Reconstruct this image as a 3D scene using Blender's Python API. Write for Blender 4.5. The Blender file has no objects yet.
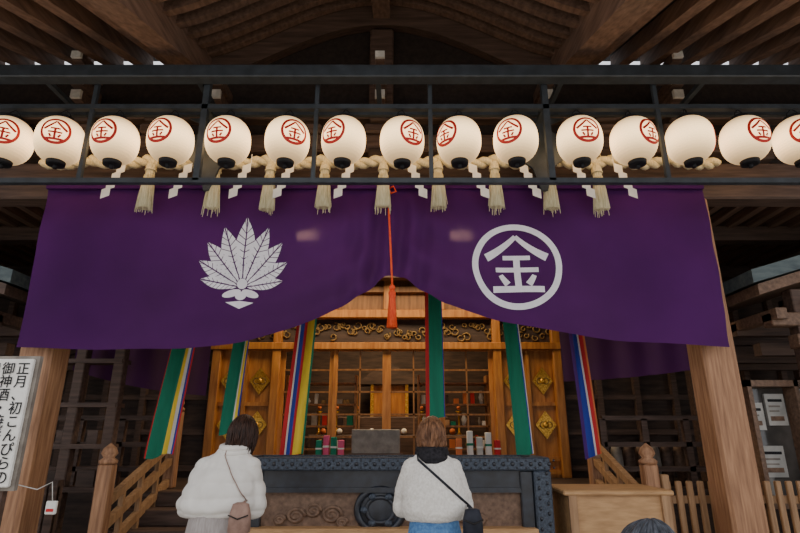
import bpy, math, random
from mathutils import Vector, Matrix, noise, Euler
from mathutils.bvhtree import BVHTree
random.seed(7)
CX=-0.22
COL=bpy.context.scene.collection
pi=math.pi

# ------------------------------------------------------------ materials
def lin(c):
    return tuple(((x/255)/12.92 if x/255<=0.04045 else ((x/255+0.055)/1.055)**2.4) for x in c)+(1.0,)
def newmat(name):
    m=bpy.data.materials.new(name); m.use_nodes=True
    nt=m.node_tree; b=nt.nodes['Principled BSDF']
    return m,nt,b
def noisemat(name,c1,c2,scale=(4,4,4),rough=0.7,bump=0.2,detail=6,metal=0.0,nscale=3.0,spec=0.4,dist=0.0,bdist=0.01):
    m,nt,b=newmat(name); N=nt.nodes; L=nt.links
    tc=N.new('ShaderNodeTexCoord'); mp=N.new('ShaderNodeMapping'); mp.inputs['Scale'].default_value=scale
    L.new(tc.outputs['Object'],mp.inputs['Vector'])
    n=N.new('ShaderNodeTexNoise'); n.inputs['Scale'].default_value=nscale; n.inputs['Detail'].default_value=detail
    n.inputs['Distortion'].default_value=dist
    L.new(mp.outputs[0],n.inputs['Vector'])
    r=N.new('ShaderNodeValToRGB'); r.color_ramp.elements[0].position=.32; r.color_ramp.elements[1].position=.7
    r.color_ramp.elements[0].color=lin(c1); r.color_ramp.elements[1].color=lin(c2)
    L.new(n.outputs['Fac'],r.inputs['Fac']); L.new(r.outputs['Color'],b.inputs['Base Color'])
    b.inputs['Roughness'].default_value=rough; b.inputs['Metallic'].default_value=metal
    b.inputs['Specular IOR Level'].default_value=spec
    if bump>0:
        bp=N.new('ShaderNodeBump'); bp.inputs['Strength'].default_value=bump; bp.inputs['Distance'].default_value=bdist
        L.new(n.outputs['Fac'],bp.inputs['Height']); L.new(bp.outputs[0],b.inputs['Normal'])
    return m
def emit(name,c,s):
    m,nt,b=newmat(name)
    b.inputs['Base Color'].default_value=lin(c); b.inputs['Emission Color'].default_value=lin(c); b.inputs['Emission Strength'].default_value=s
    return m
M={}
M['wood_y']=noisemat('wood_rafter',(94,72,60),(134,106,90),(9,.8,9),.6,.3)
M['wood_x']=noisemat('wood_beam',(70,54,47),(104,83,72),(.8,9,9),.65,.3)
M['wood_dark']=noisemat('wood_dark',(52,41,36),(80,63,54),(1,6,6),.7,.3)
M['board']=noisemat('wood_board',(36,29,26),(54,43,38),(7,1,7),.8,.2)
M['post']=noisemat('wood_post',(138,98,70),(190,144,108),(12,12,.9),.6,.35)
M['carved']=noisemat('wood_carved',(96,74,60),(136,108,88),(9,9,9),.6,.35)
M['wood_lt']=noisemat('wood_light',(172,132,90),(202,160,114),(2,9,9),.5,.15)
M['wood_ltv']=noisemat('wood_light_v',(146,112,80),(184,146,108),(9,9,1),.55,.15)
M['wood_gold']=noisemat('wood_golden',(148,92,44),(192,132,68),(7,7,.8),.45,.15)
M['wood_frame']=noisemat('wood_door_frame',(112,74,42),(154,108,64),(7,7,.8),.45,.15)
M['gold']=noisemat('gilt',(190,130,40),(250,205,100),(14,14,14),.32,.5,metal=.85)
M['gold_old']=noisemat('gilt_carving',(100,78,46),(158,128,76),(14,14,14),.5,.5,metal=.3)
M['steel']=noisemat('painted_steel',(44,49,54),(60,66,72),(3,3,3),.45,.05,spec=.5)
M['black']=noisemat('black_lacquer',(22,24,30),(42,47,58),(5,5,5),.35,.1,spec=.6)
M['stud']=noisemat('iron_lattice',(44,50,60),(84,93,106),(20,20,20),.45,.3,metal=.3)
M['white']=noisemat('white_paint',(225,222,215),(245,243,238),(3,3,3),.7,.05)
M['offwhite']=noisemat('chalk_paint',(190,186,178),(220,216,208),(6,6,6),.8,.1)
M['ink']=noisemat('ink',(18,18,22),(28,28,32),(3,3,3),.7,0)
M['red']=noisemat('red_lacquer',(196,36,30),(214,48,38),(3,3,3),.6,0)
M['redrope']=noisemat('red_rope',(222,60,26),(250,100,48),(30,30,8),.7,.4)
M['straw']=noisemat('straw',(196,182,140),(236,226,190),(60,60,3),.85,.6)
M['stone']=noisemat('stone_paving',(150,145,138),(190,186,178),(1.5,1.5,1.5),.85,.3)
M['copper']=noisemat('copper_roof',(66,80,86),(100,114,116),(2,6,6),.55,.2)
M['grey']=noisemat('grey_board',(120,112,104),(150,142,132),(4,4,4),.7,0)
M['emblem']=noisemat('emblem_white',(226,222,230),(240,237,244),(3,3,3),.85,0)
M['addedglow']=emit('added_lamp_glow',(255,214,150),8)
M['tubeglow']=emit('tube_glow',(255,232,190),6)
M['skin']=noisemat('skin',(214,168,140),(226,182,156),(8,8,8),.5,.03)
M['eye']=noisemat('eye_dark',(20,14,12),(30,22,18),(8,8,8),.2,0)
M['lips']=noisemat('lips',(178,96,90),(190,106,98),(8,8,8),.4,0)
M['glassy']=noisemat('glass_pane',(62,60,58),(104,100,96),(1,1,1),.1,0,spec=.8)
M['paper']=noisemat('paper_notice',(166,166,162),(202,200,194),(2,2,2),.7,0)
for n,c in dict(s_green=(14,128,98),s_yellow=(242,206,60),s_red=(200,40,44),s_white=(232,228,220),s_blue=(44,64,165),s_purple=(84,40,124),s_orange=(214,120,70),s_pink=(220,90,130)).items():
    M[n]=noisemat('cloth_'+n[2:],tuple(int(x*.9) for x in c),c,(6,6,1),.75,.1)
def curtainmat(name,c1,c2,trans):
    m,nt,b=newmat(name); N=nt.nodes; L=nt.links
    tc=N.new('ShaderNodeTexCoord'); n=N.new('ShaderNodeTexNoise'); n.inputs['Scale'].default_value=1.3; n.inputs['Detail'].default_value=4
    L.new(tc.outputs['Object'],n.inputs['Vector'])
    r=N.new('ShaderNodeValToRGB'); r.color_ramp.elements[0].position=.3;r.color_ramp.elements[1].position=.7
    r.color_ramp.elements[0].color=lin(c1); r.color_ramp.elements[1].color=lin(c2)
    L.new(n.outputs['Fac'],r.inputs['Fac']); L.new(r.outputs['Color'],b.inputs['Base Color'])
    b.inputs['Roughness'].default_value=.8; b.inputs['Specular IOR Level'].default_value=.15
    w=N.new('ShaderNodeTexNoise'); w.inputs['Scale'].default_value=220; L.new(tc.outputs['Object'],w.inputs['Vector'])
    bp=N.new('ShaderNodeBump'); bp.inputs['Strength'].default_value=.15; bp.inputs['Distance'].default_value=.002
    L.new(w.outputs['Fac'],bp.inputs['Height']); L.new(bp.outputs[0],b.inputs['Normal'])
    t=N.new('ShaderNodeBsdfTranslucent'); t.inputs['Color'].default_value=lin((225,195,205))
    mx=N.new('ShaderNodeMixShader'); mx.inputs[0].default_value=trans
    L.new(b.outputs[0],mx.inputs[1]); L.new(t.outputs[0],mx.inputs[2]); L.new(mx.outputs[0],N['Material Output'].inputs['Surface'])
    return m
M['curtain']=curtainmat('purple_cloth',(63,17,78),(78,25,95),.045)
M['curtain2']=curtainmat('purple_cloth_inner',(62,22,70),(76,30,84),.04)
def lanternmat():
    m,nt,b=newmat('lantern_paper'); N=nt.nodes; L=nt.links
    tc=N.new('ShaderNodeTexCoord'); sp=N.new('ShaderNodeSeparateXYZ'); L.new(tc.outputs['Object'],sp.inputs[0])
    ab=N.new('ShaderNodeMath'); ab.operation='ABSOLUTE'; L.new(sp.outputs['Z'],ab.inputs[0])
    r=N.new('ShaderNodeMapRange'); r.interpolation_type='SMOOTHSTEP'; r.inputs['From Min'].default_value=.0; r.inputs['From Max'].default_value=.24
    r.inputs['To Min'].default_value=2.7; r.inputs['To Max'].default_value=.42  # bulb glow painted into the paper: emission fades from mid-height to the ends
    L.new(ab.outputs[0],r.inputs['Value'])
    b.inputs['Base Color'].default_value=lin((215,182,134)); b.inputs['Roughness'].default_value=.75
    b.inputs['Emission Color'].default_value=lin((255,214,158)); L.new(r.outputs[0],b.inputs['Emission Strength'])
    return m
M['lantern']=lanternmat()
def furmat(name,c1,c2,sc,rough=.9,bump=.8,bd=.01,stretch=(1,1,1)):
    m=noisemat(name,c1,c2,stretch,rough,bump,detail=5,nscale=sc,spec=.2,bdist=bd); return m
M['fleece']=furmat('fleece_white',(212,206,197),(236,232,225),70,bump=.5,bd=.004)
M['puffer']=furmat('puffer_white',(218,213,205),(234,230,223),7,.5,.15,.01)
M['jeans']=furmat('jeans',(70,110,160),(104,146,190),60,bump=.3)
M['skirt']=furmat('skirt_grey',(150,142,138),(172,164,160),30,stretch=(3,3,.3),bump=.3)
M['shoe']=furmat('shoe_leather',(36,30,28),(52,44,40),20,.5)
M['hair_dk']=furmat('hair_dark',(30,21,18),(74,50,40),30,.4,.5,.004,(2,2,.35))
M['hair_br']=furmat('hair_brown',(72,46,32),(148,106,76),30,.4,.5,.004,(2,2,.35))
M['hair_gr']=furmat('hair_grey',(40,42,48),(88,92,100),30,.4,.5,.004,(2,2,.35))
M['bagt']=furmat('bag_taupe',(132,104,92),(160,130,116),20,.5,.2,.003)
M['bagk']=furmat('bag_black',(26,28,36),(46,48,58),20,.5,.2,.003)
M['coat_navy']=furmat('coat_navy',(40,48,66),(58,66,86),30)
M['scarf']=furmat('scarf_black',(26,25,28),(50,48,52),50)

# ------------------------------------------------------------ mesh builder
class MB:
    def __init__(s): s.v=[];s.f=[];s.m=[];s.mats=[];s.sm=[]
    def mi(s,mat):
        if mat not in s.mats: s.mats.append(mat)
        return s.mats.index(mat)
    def add(s,vs,fs,mat,smooth=False,mtx=None):
        o=len(s.v); k=s.mi(mat)
        for p in vs:
            p=Vector(p)
            if mtx: p=mtx@p
            s.v.append(p)
        for f in fs: s.f.append([o+i for i in f]); s.m.append(k); s.sm.append(smooth)
    def box(s,x0,x1,y0,y1,z0,z1,mat,mtx=None,bev=0.0):
        if bev<=0:
            vs=[(x0,y0,z0),(x1,y0,z0),(x1,y1,z0),(x0,y1,z0),(x0,y0,z1),(x1,y0,z1),(x1,y1,z1),(x0,y1,z1)]
            fs=[(3,2,1,0),(4,5,6,7),(0,1,5,4),(1,2,6,5),(2,3,7,6),(3,0,4,7)]
            s.add(vs,fs,mat,False,mtx); return
        b=min(bev,(x1-x0)*.45,(y1-y0)*.45,(z1-z0)*.45)
        import bmesh
        bm=bmesh.new(); bmesh.ops.create_cube(bm,size=1)
        for v in bm.verts: v.co=Vector(((x0+x1)/2+v.co.x*(x1-x0),(y0+y1)/2+v.co.y*(y1-y0),(z0+z1)/2+v.co.z*(z1-z0)))
        bmesh.ops.bevel(bm,geom=bm.edges[:],offset=b,segments=1,affect='EDGES')
        bm.verts.index_update()
        s.add([v.co.copy() for v in bm.verts],[[v.index for v in f.verts] for f in bm.faces],mat,False,mtx); bm.free()
    def beam(s,p0,p1,w,h,mat,up=(0,0,1)):
        p0=Vector(p0);p1=Vector(p1);d=(p1-p0);L=d.length;d.normalize()
        r=d.cross(Vector(up)); 
        if r.length<1e-4: r=Vector((1,0,0))
        r.normalize();u=r.cross(d)
        vs=[]
        for t in (0,L):
            for a,b in ((-1,-1),(1,-1),(1,1),(-1,1)): vs.append(p0+d*t+r*(a*w/2)+u*(b*h/2))
        s.add(vs,[(0,1,2,3),(7,6,5,4),(0,4,5,1),(1,5,6,2),(2,6,7,3),(3,7,4,0)],mat)
    def tube(s,pts,rad,mat,n=12,smooth=True,flat=(1,1),caps=True):
        pts=[Vector(p) for p in pts]
        if not hasattr(rad,'__len__'): rad=[rad]*len(pts)
        o=[];fr=None
        for i,p in enumerate(pts):
            d=(pts[min(i+1,len(pts)-1)]-pts[max(i-1,0)]).normalized()
            if fr is None:
                a=Vector((0,1,0)) if abs(d.y)<.8 else Vector((1,0,0))
                fr=d.cross(a).normalized()
            fr=(fr-d*fr.dot(d)).normalized(); b=d.cross(fr)
            for k in range(n):
                t=2*pi*k/n; o.append(p+fr*(math.cos(t)*rad[i]*flat[0])+b*(math.sin(t)*rad[i]*flat[1]))
        fs=[]
        for i in range(len(pts)-1):
            for k in range(n):
                fs.append((i*n+k,i*n+(k+1)%n,(i+1)*n+(k+1)%n,(i+1)*n+k))
        if caps: fs.append(tuple(range(n-1,-1,-1))); fs.append(tuple((len(pts)-1)*n+k for k in range(n)))
        s.add(o,fs,mat,smooth)
    def loft(s,rings,mat,n=32,mtx=None,smooth=True,fn=None,ex=1.0,caps=True):
        o=[]
        for (cx,cy,z,rx,ry) in rings:
            for k in range(n):
                t=2*pi*k/n; c=math.cos(t); q=math.sin(t)
                c=math.copysign(abs(c)**ex,c); q=math.copysign(abs(q)**ex,q)
                m=fn(t,z) if fn else 1
                o.append((cx+rx*c*m,cy+ry*q*m,z))
        fs=[]
        for i in range(len(rings)-1):
            for k in range(n): fs.append((i*n+k,i*n+(k+1)%n,(i+1)*n+(k+1)%n,(i+1)*n+k))
        if caps: fs.append(tuple(range(n-1,-1,-1))); fs.append(tuple((len(rings)-1)*n+k for k in range(n)))
        s.add(o,fs,mat,smooth,mtx)
    def ball(s,c,r,mat,nu=20,nv=12,mtx=None,fn=None):
        if not hasattr(r,'__len__'): r=(r,r,r)
        vs=[];fs=[]
        for i in range(nv+1):
            ph=pi*i/nv
            for k in range(nu):
                t=2*pi*k/nu; d=Vector((math.sin(ph)*math.cos(t),math.sin(ph)*math.sin(t),math.cos(ph)))
                m=fn(d) if fn else 1
                vs.append((c[0]+d.x*r[0]*m,c[1]+d.y*r[1]*m,c[2]+d.z*r[2]*m))
        for i in range(nv):
            for k in range(nu): fs.append((i*nu+k,(i+1)*nu+k,(i+1)*nu+(k+1)%nu,i*nu+(k+1)%nu))
        s.add(vs,fs,mat,True,mtx)
    def poly(s,pts,th,mat,y,mtx=None):
        n=len(pts); vs=[(p[0],y,p[1]) for p in pts]+[(p[0],y+th,p[1]) for p in pts]
        fs=[tuple(range(n)),tuple(range(2*n-1,n-1,-1))]+[(i,i+n,(i+1)%n+n,(i+1)%n) for i in range(n)]
        s.add(vs,fs,mat,False,mtx)
    def obj(s,name,parent=None,loc=(0,0,0),rot=None):
        me=bpy.data.meshes.new(name); me.from_pydata([tuple(v) for v in s.v],[],s.f); 
        for m in s.mats: me.materials.append(M[m])
        me.polygons.foreach_set('material_index',s.m); me.polygons.foreach_set('use_smooth',s.sm)
        me.validate(); me.update()
        o=bpy.data.objects.new(name,me); COL.objects.link(o); o.location=loc
        if rot: o.rotation_euler=rot
        if parent: o.parent=parent
        return o
def empty(name,loc=(0,0,0),rot=(0,0,0)):
    e=bpy.data.objects.new(name,None); COL.objects.link(e); e.location=loc; e.rotation_euler=rot; e.empty_display_size=.1; return e
def fixnormals(o):
    import bmesh
    bm=bmesh.new(); bm.from_mesh(o.data); bmesh.ops.recalc_face_normals(bm,faces=bm.faces[:]); bm.to_mesh(o.data); bm.free()
def remesh(o,vox,smooth=2,disp=None):
    fixnormals(o)
    m=o.modifiers.new('r','REMESH'); m.mode='VOXEL'; m.voxel_size=vox
    if smooth:
        k=o.modifiers.new('s','SMOOTH'); k.factor=.5; k.iterations=smooth
    dg=bpy.context.evaluated_depsgraph_get(); dg.update()
    me=bpy.data.meshes.new_from_object(o.evaluated_get(dg)); mats=[mm for mm in o.data.materials]
    o.modifiers.clear(); o.data=me
    me.materials.clear()
    for mm in mats[:1]: me.materials.append(mm)
    if disp:
        me.update(); ns=[v.normal.copy() for v in me.vertices]
        for v,nn in zip(me.vertices,ns): v.co=v.co+nn*disp(v.co)
    for p in me.polygons: p.use_smooth=True; p.material_index=0
    me.update(); return o

# ------------------------------------------------------------ ground
b=MB(); b.box(-14,14,-14,14,-.1,0,'stone'); b.obj('ground')

# ------------------------------------------------------------ roof + front beams
SL=.38; Z0=3.73
def rz(y): return Z0+SL*y
b=MB()
for sgn in (-1,1):
    for i in range(15):
        x=CX+sgn*(2.12+.36*(i+1))
        b.beam((x,2.3,rz(2.3)),(x,5.44,rz(5.44)),.13,.17,'wood_y')
    xa,xb=sorted((CX+sgn*2.12,CX+sgn*7.8))
    b.beam(((xa+xb)/2,2.2,rz(2.2)+.15),((xa+xb)/2,5.6,rz(5.6)+.15),xb-xa,.08,'board')
    x=CX+sgn*2.12
    b.beam((x,2.3,rz(2.3)-.08),(x,5.44,rz(5.44)-.08),.26,.34,'wood_y')
    for y in (2.5,3.55):
        b.box(xa,xb,y-.07,y+.07,rz(y)-.02+.1,rz(y)+.12,'wood_x')
AH=.78
def arch(t): return AH*(.5+.5*math.cos(pi*t))**.75
NS=28
def archrib(y0,y1,drop,th,mat):
    vs=[];fs=[]
    for k in range(NS+1):
        t=-1+2*k/NS; x=CX+2.12*t
        for y in (y0,y1):
            z=rz(y)+arch(t)+drop
            vs.append((x,y,z)); vs.append((x,y,z+th))
    for k in range(NS):
        a=k*4; c=a+4
        fs+=[(a,a+2,c+2,c),(a+1,c+1,c+3,a+3),(a,c,c+1,a+1),(a+2,a+3,c+3,c+2)]
    b.add(vs,fs,mat)
y=2.4
while y<5.3:
    archrib(y,y+.11,-.03,.15,'wood_y'); y+=.27
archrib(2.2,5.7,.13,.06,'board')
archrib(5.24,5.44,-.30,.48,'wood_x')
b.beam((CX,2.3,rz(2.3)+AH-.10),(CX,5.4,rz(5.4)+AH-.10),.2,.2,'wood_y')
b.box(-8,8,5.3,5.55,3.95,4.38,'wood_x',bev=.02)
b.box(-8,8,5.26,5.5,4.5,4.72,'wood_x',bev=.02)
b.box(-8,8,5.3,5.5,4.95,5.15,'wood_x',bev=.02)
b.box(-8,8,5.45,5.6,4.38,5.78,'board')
b.box(CX-.14,CX+.14,5.3,5.46,5.15,6.2,'wood_x',bev=.02)
vs=[];fs=[]
for k in range(NS+1):
    t=-1+2*k/NS; x=CX+2.12*t
    for y in (5.46,5.56): vs+= [(x,y,5.7),(x,y,rz(5.5)+arch(t)+.16)]
for k in range(NS):
    a=k*4;c=a+4; fs+=[(a,a+1,c+1,c),(a+2,c+2,c+3,a+3),(a+1,a+3,c+3,c+1)]
b.add(vs,fs,'board')
for i in range(-5,6):
    x=CX+i*.84
    b.box(x-.13,x+.13,5.2,5.5,4.38,4.52,'wood_dark',bev=.02)
    b.box(x-.18,x+.18,5.22,5.46,4.72,4.84,'wood_x',bev=.02)
    b.box(x-.12,x+.12,5.16,5.46,4.84,4.96,'wood_dark',bev=.02)
for x in (-3.55,-2.02,CX,1.62,3.05):
    for (z,w,yy) in ((5.06,.10,5.02),(5.22,.13,4.98)):
        b.box(x-w/2,x+w/2,yy,5.35,z-.06,z+.06,'wood_x')
        b.box(x-w/2-.004,x+w/2+.004,yy-.03,yy+.01,z-.05,z+.05,'offwhite')
for x in (-3.55,CX,3.05):
    b.box(x-.05,x+.05,4.9,5.35,5.42,5.54,'wood_x'); b.box(x-.052,x+.052,4.87,4.91,5.44,5.52,'offwhite')
b.obj('shrine_roof')
b=MB()
for sgn in (-1,1):
    x=CX+sgn*3.37
    b.box(x-.165,x+.165,5.25,5.58,.18,3.95,'post',bev=.03)
    b.box(x-.25,x+.25,5.17,5.66,0,.18,'stone',bev=.03)
    b.box(x-.175,x+.175,5.24,5.59,.18,.42,'stud',bev=.03)
b.obj('shrine_pillars')

# ------------------------------------------------------------ steel lantern frame
b=MB()
b.box(-8,8,4.42,4.56,4.85,4.99,'steel',bev=.01)
b.box(-8,8,4.57,4.63,4.585,4.635,'steel')
b.box(-8,8,4.57,4.63,3.775,3.825,'steel')
b.box(-8,8,4.80,4.84,4.66,4.70,'steel')
for x in (-4.95,-3.06,-.83,.30,2.56,4.5):
    b.box(x-.02,x+.02,4.58,4.62,3.8,4.9,'steel')
for x in (-1.94,1.45):
    b.box(x-.03,x+.03,4.57,4.63,3.8,4.95,'steel')
    b.poly([(x-.1,4.58),(x-.27,4.66),(x+.27,4.66),(x+.1,4.58),(x+.1,4.52),(x+.26,4.40),(x+.26,4.22),(x+.1,4.08),(x+.03,3.83),(x-.03,3.83),(x-.1,4.08),(x-.26,4.22),(x-.26,4.40),(x-.1,4.52)][::-1],.03,'steel',4.86)
    b.box(x-.03,x+.03,4.63,4.87,4.60,4.64,'steel')
for x in (-7.5,7.3):
    b.box(x-.06,x+.06,4.44,4.54,0,4.9,'steel')
for x in (-6,-3.55,-2.02,CX,1.62,3.05,5.5):
    b.box(x-.025,x+.025,4.5,5.3,4.87,4.92,'steel')
b.obj('steel_hanging_rack')

# ------------------------------------------------------------ emblem strokes
KIN=[((0,.86),(-.34,.42),(-.86,.08),.10,.16),((0,.86),(.34,.42),(.86,.08),.10,.16),
     ((-.36,.16),(0,.16),(.36,.16),.11,.11),((-.52,-.17),(0,-.17),(.52,-.17),.11,.11),
     ((0,.16),(0,-.3),(0,-.74),.13,.13),((-.42,-.34),(-.36,-.46),(-.25,-.6),.10,.13),((.42,-.34),(.36,-.46),(.25,-.6),.10,.13),
     ((-.72,-.76),(0,-.74),(.72,-.76),.14,.14)]
def stroke_faces(strokes,seg=8):
    out=[]
    for a,m_,c,w0,w1 in strokes:
        a=Vector(a);m_=Vector(m_);c=Vector(c); L=[]
        for i in range(seg+1):
            t=i/seg; p=a*(1-t)**2+m_*2*t*(1-t)+c*t*t if (a+c-2*m_).length>.02 else a*(1-t)+c*t
            d=(m_-a)*(1-t)+(c-m_)*t; d.normalize(); n=Vector((-d.y,d.x)); w=(w0*(1-t)+w1*t)/2
            L.append((p+n*w,p-n*w))
        for i in range(seg): out.append([L[i][0],L[i][1],L[i+1][1],L[i+1][0]])
    return out
def ring_faces(r0,r1,n=48):
    out=[]
    for k in range(n):
        t0=2*pi*k/n;t1=2*pi*(k+1)/n
        out.append([Vector((r0*math.cos(t0),r0*math.sin(t0))),Vector((r1*math.cos(t0),r1*math.sin(t0))),Vector((r1*math.cos(t1),r1*math.sin(t1))),Vector((r0*math.cos(t1),r0*math.sin(t1)))])
    return out
# ------------------------------------------------------------ lanterns
RX,RZ=.215,.24
def lprof(z):
    u=min(1,abs(z)/RZ); return RX*(1-u**2.4)**.47
b=MB()
n=40;vs=[];fs=[]
K=36
for i in range(K+1):
    z=-RZ*.955+2*RZ*.955*i/K; r=lprof(z)*(1+.009*(1 if i%2 else -1))
    for k in range(n): t=2*pi*k/n; vs.append((r*math.cos(t),r*math.sin(t),z))
for i in range(K):
    for k in range(n): fs.append((i*n+k,i*n+(k+1)%n,(i+1)*n+(k+1)%n,(i+1)*n+k))
b.add(vs,fs,'lantern',False)
b.loft([(0,0,-.26,.06,.06),(0,0,-.26,.08,.08),(0,0,-.22,.086,.086),(0,0,-.22,.06,.06)],'ink',24)
b.loft([(0,0,.22,.06,.06),(0,0,.22,.086,.086),(0,0,.26,.08,.08),(0,0,.26,.06,.06)],'ink',24)
b.tube([(-.06,0,.25),(-.04,0,.31),(0,0,.35),(.04,0,.31),(.06,0,.25)],.006,'ink',6)
b.tube([(0,0,-.25),(0,0,-.295)],.02,'ink',8)
sc=.115
for q in ring_faces(.95,1.17,40)+stroke_faces([(a,m_,c,w0*1.4,w1*1.35) for a,m_,c,w0,w1 in KIN]):
    P=[]
    for p in q:
        x=p.x*sc; z=p.y*sc
        r=lprof(z)+.005; th=x/r
        P.append((r*math.sin(th),-r*math.cos(th),z))
    b.add(P,[(0,1,2,3)],'red')
lm=b.obj('paper_lantern'); lmesh=lm.data; bpy.data.objects.remove(lm)
dx=[-6,-6,-14,-14,-12,7,-13,12,-15,-7,9,19,None,17,8]
for i,(x0,d) in enumerate(zip([-3.83,-3.32,-2.78,-2.24,-1.68,-1.10,-.55,.02,.575,1.13,1.755,2.28,2.83,3.37,3.90],dx)):
    o=bpy.data.objects.new('paper_lantern',lmesh); COL.objects.link(o)
    o.location=(x0,4.6,4.24+random.uniform(-.008,.008))
    th=-math.atan(x0/4.6)+(math.asin(max(-.95,min(.95,d/24))) if d is not None else 1.9)
    o.rotation_euler=(random.uniform(-.02,.02),random.uniform(-.03,.03),th)

# ------------------------------------------------------------ curtain
XG=-.08; ZT=3.96
prof=[(-3.68,2.30),(-3.0,2.275),(-2.10,2.27),(-1.53,2.34),(-.97,2.51),(-.59,2.68),(-.25,2.90),(-.12,3.03),(-.08,3.08),(-.04,3.03),(.1,2.93),(.39,2.73),(.96,2.54),(1.54,2.44),(2.11,2.36),(3.16,2.30)]
def zb(x):
    for (a,za),(c,zc) in zip(prof,prof[1:]):
        if x<=c:
            t=(x-a)/(c-a); return za*(1-t)+zc*t
    return prof[-1][1]
def zbs(x): return (zb(x-.12)+zb(x-.06)+2*zb(x)+zb(x+.06)+zb(x+.12))/6 if -3.5<x<3.0 else zb(x)
def yc(x,z):
    dxx=x-XG; h=max(0,ZT-z)
    a=.05*math.exp(-(dxx/.45)**2)*min(1,h/.5+.15)
    y=5.08+a*math.sin(dxx*26+1.2*math.sin(z*3))
    y+=.03*math.sin(x*2.1+z*1.3)*min(1,h)+.02*math.sin(x*5.3-z*1.1)*min(1,h)
    y+=.01*math.exp(-(h/.1)**2)*math.sin(x*9)
    s=(z-zbs(x)); y+=.075*math.exp(-abs(dxx)/1.4)*math.sin(s*13)*math.exp(-s*1.5)*(1-math.exp(-(dxx/.15)**2))
    y+=.035*noise.noise(Vector((x*1.4,z*2.2,3)))
    return y
b=MB(); nx,nz=300,70; vs=[];fs=[]
for i in range(nx+1):
    x=-3.68+6.84*i/nx
    for j in range(nz+1):
        z=ZT+(zbs(x)-ZT)*j/nz; vs.append((x,yc(x,z),z))
for i in range(nx):
    for j in range(nz):
        a=i*(nz+1)+j; fs.append((a,a+1,a+nz+2,a+nz+1))
b.add(vs,fs,'curtain',True)
def emb(faces,cx,cz,s,mat='emblem',off=.006):
    for q in faces:
        P=[]
        for p in q:
            x=cx+p.x*s; z=cz+p.y*s; P.append((x,yc(x,z)-off,z))
        b.add(P,[tuple(range(len(P)))],mat)
KB=[((0,.80),(-.34,.44),(-.80,.20),.12,.22),((0,.80),(.34,.44),(.80,.20),.12,.22),
    ((-.36,.20),(0,.20),(.36,.20),.12,.12),((-.56,-.13),(0,-.13),(.56,-.13),.13,.13),
    ((0,.2),(0,-.3),(0,-.66),.17,.17),((-.44,-.28),(-.38,-.4),(-.27,-.54),.12,.18),((.44,-.28),(.38,-.4),(.27,-.54),.12,.18),
    ((-.66,-.68),(0,-.66),(.66,-.68),.17,.17)]
emb(ring_faces(.86,1.0,72),1.17,3.11,.45)
emb(stroke_faces(KB,10),1.17,3.12,.38,off=.007)
def leaf(ang,L,W,base,t0=.12):
    out=[]; ca,sa=math.cos(ang),math.sin(ang)
    def wp(t): 
        t=min(1,t); return W*min(1,(t/.5)**.8 if t<.5 else 1)*(1 if t<.62 else max(0,1-((t-.62)/.38)**1.7))
    def tr(l,w): return Vector((base[0]+sa*l+ca*w, base[1]+ca*l-sa*w))
    N=9
    for sd in (-1,1):
        for i in range(N):
            ta=t0+(1-t0)*i/N*.97; tb=t0+(1-t0)*(i+.86)/N*.97
            sh=.08
            pa=tr(ta*L,sd*.007); pb=tr(tb*L,sd*.007)
            ua=min(1,ta+sh); ub=min(1,tb+sh)
            oa=tr(ua*L,sd*max(.007,wp(ua))); ob=tr(ub*L,sd*max(.007,wp(ub)))
            out.append([pa,oa,ob,pb] if sd<0 else [pb,ob,oa,pa])
    return out
fan=[]
for a,L,W in ((0,.82,.105),(.34,.74,.098),(-.34,.74,.098),(.68,.66,.092),(-.68,.66,.092),(1.03,.56,.084),(-1.03,.56,.084),(1.40,.45,.070),(-1.40,.45,.070)):
    fan+=leaf(a,L,W,(0,-.24))
def ell(cx,cy,rx,ry,n=20,a=0):
    return [[Vector((cx+rx*math.cos(2*pi*k/n)*math.cos(a)-ry*math.sin(2*pi*k/n)*math.sin(a),cy+rx*math.cos(2*pi*k/n)*math.sin(a)+ry*math.sin(2*pi*k/n)*math.cos(a))) for k in range(n)]]
fan+=ell(0,-.20,.055,.06)+ell(-.10,-.315,.10,.042,20,.35)+ell(.10,-.315,.10,.042,20,-.35)+ell(0,-.34,.06,.05)
fan+=[[Vector((-.15,-.42)),Vector((0,-.40)),Vector((.15,-.42)),Vector((0,-.49))]]
emb(fan,-1.57,3.11,.90,off=.007)
b.box(-3.68,3.16,5.04,5.07,ZT-.02,ZT+.03,'curtain')
b.obj('shrine_curtain')
b=MB()
pts=[(-.12,4.985,3.98),(-.115,4.975,3.7),(-.10,4.965,3.4),(-.085,4.96,3.1),(-.075,4.96,2.86)]
b.tube(pts,.011,'redrope',8)
b.ball((-.075,4.96,2.85),.03,'redrope')
b.loft([(-.075,4.96,2.83,.02,.02),(-.075,4.96,2.80,.035,.035),(-.075,4.96,2.74,.03,.03),(-.075,4.96,2.46,.05,.05)],'redrope',24,fn=lambda t,z:1+.1*math.sin(t*8))
for sgn in (-1,1):
    b.tube([(-.12,4.98,3.9),(-.12+sgn*.05,4.97,3.93),(-.12+sgn*.08,4.97,3.87),(-.12+sgn*.03,4.97,3.85),(-.12,4.98,3.9)],.01,'redrope',8)
b.obj('curtain_tie_cord')
b=MB()
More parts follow.
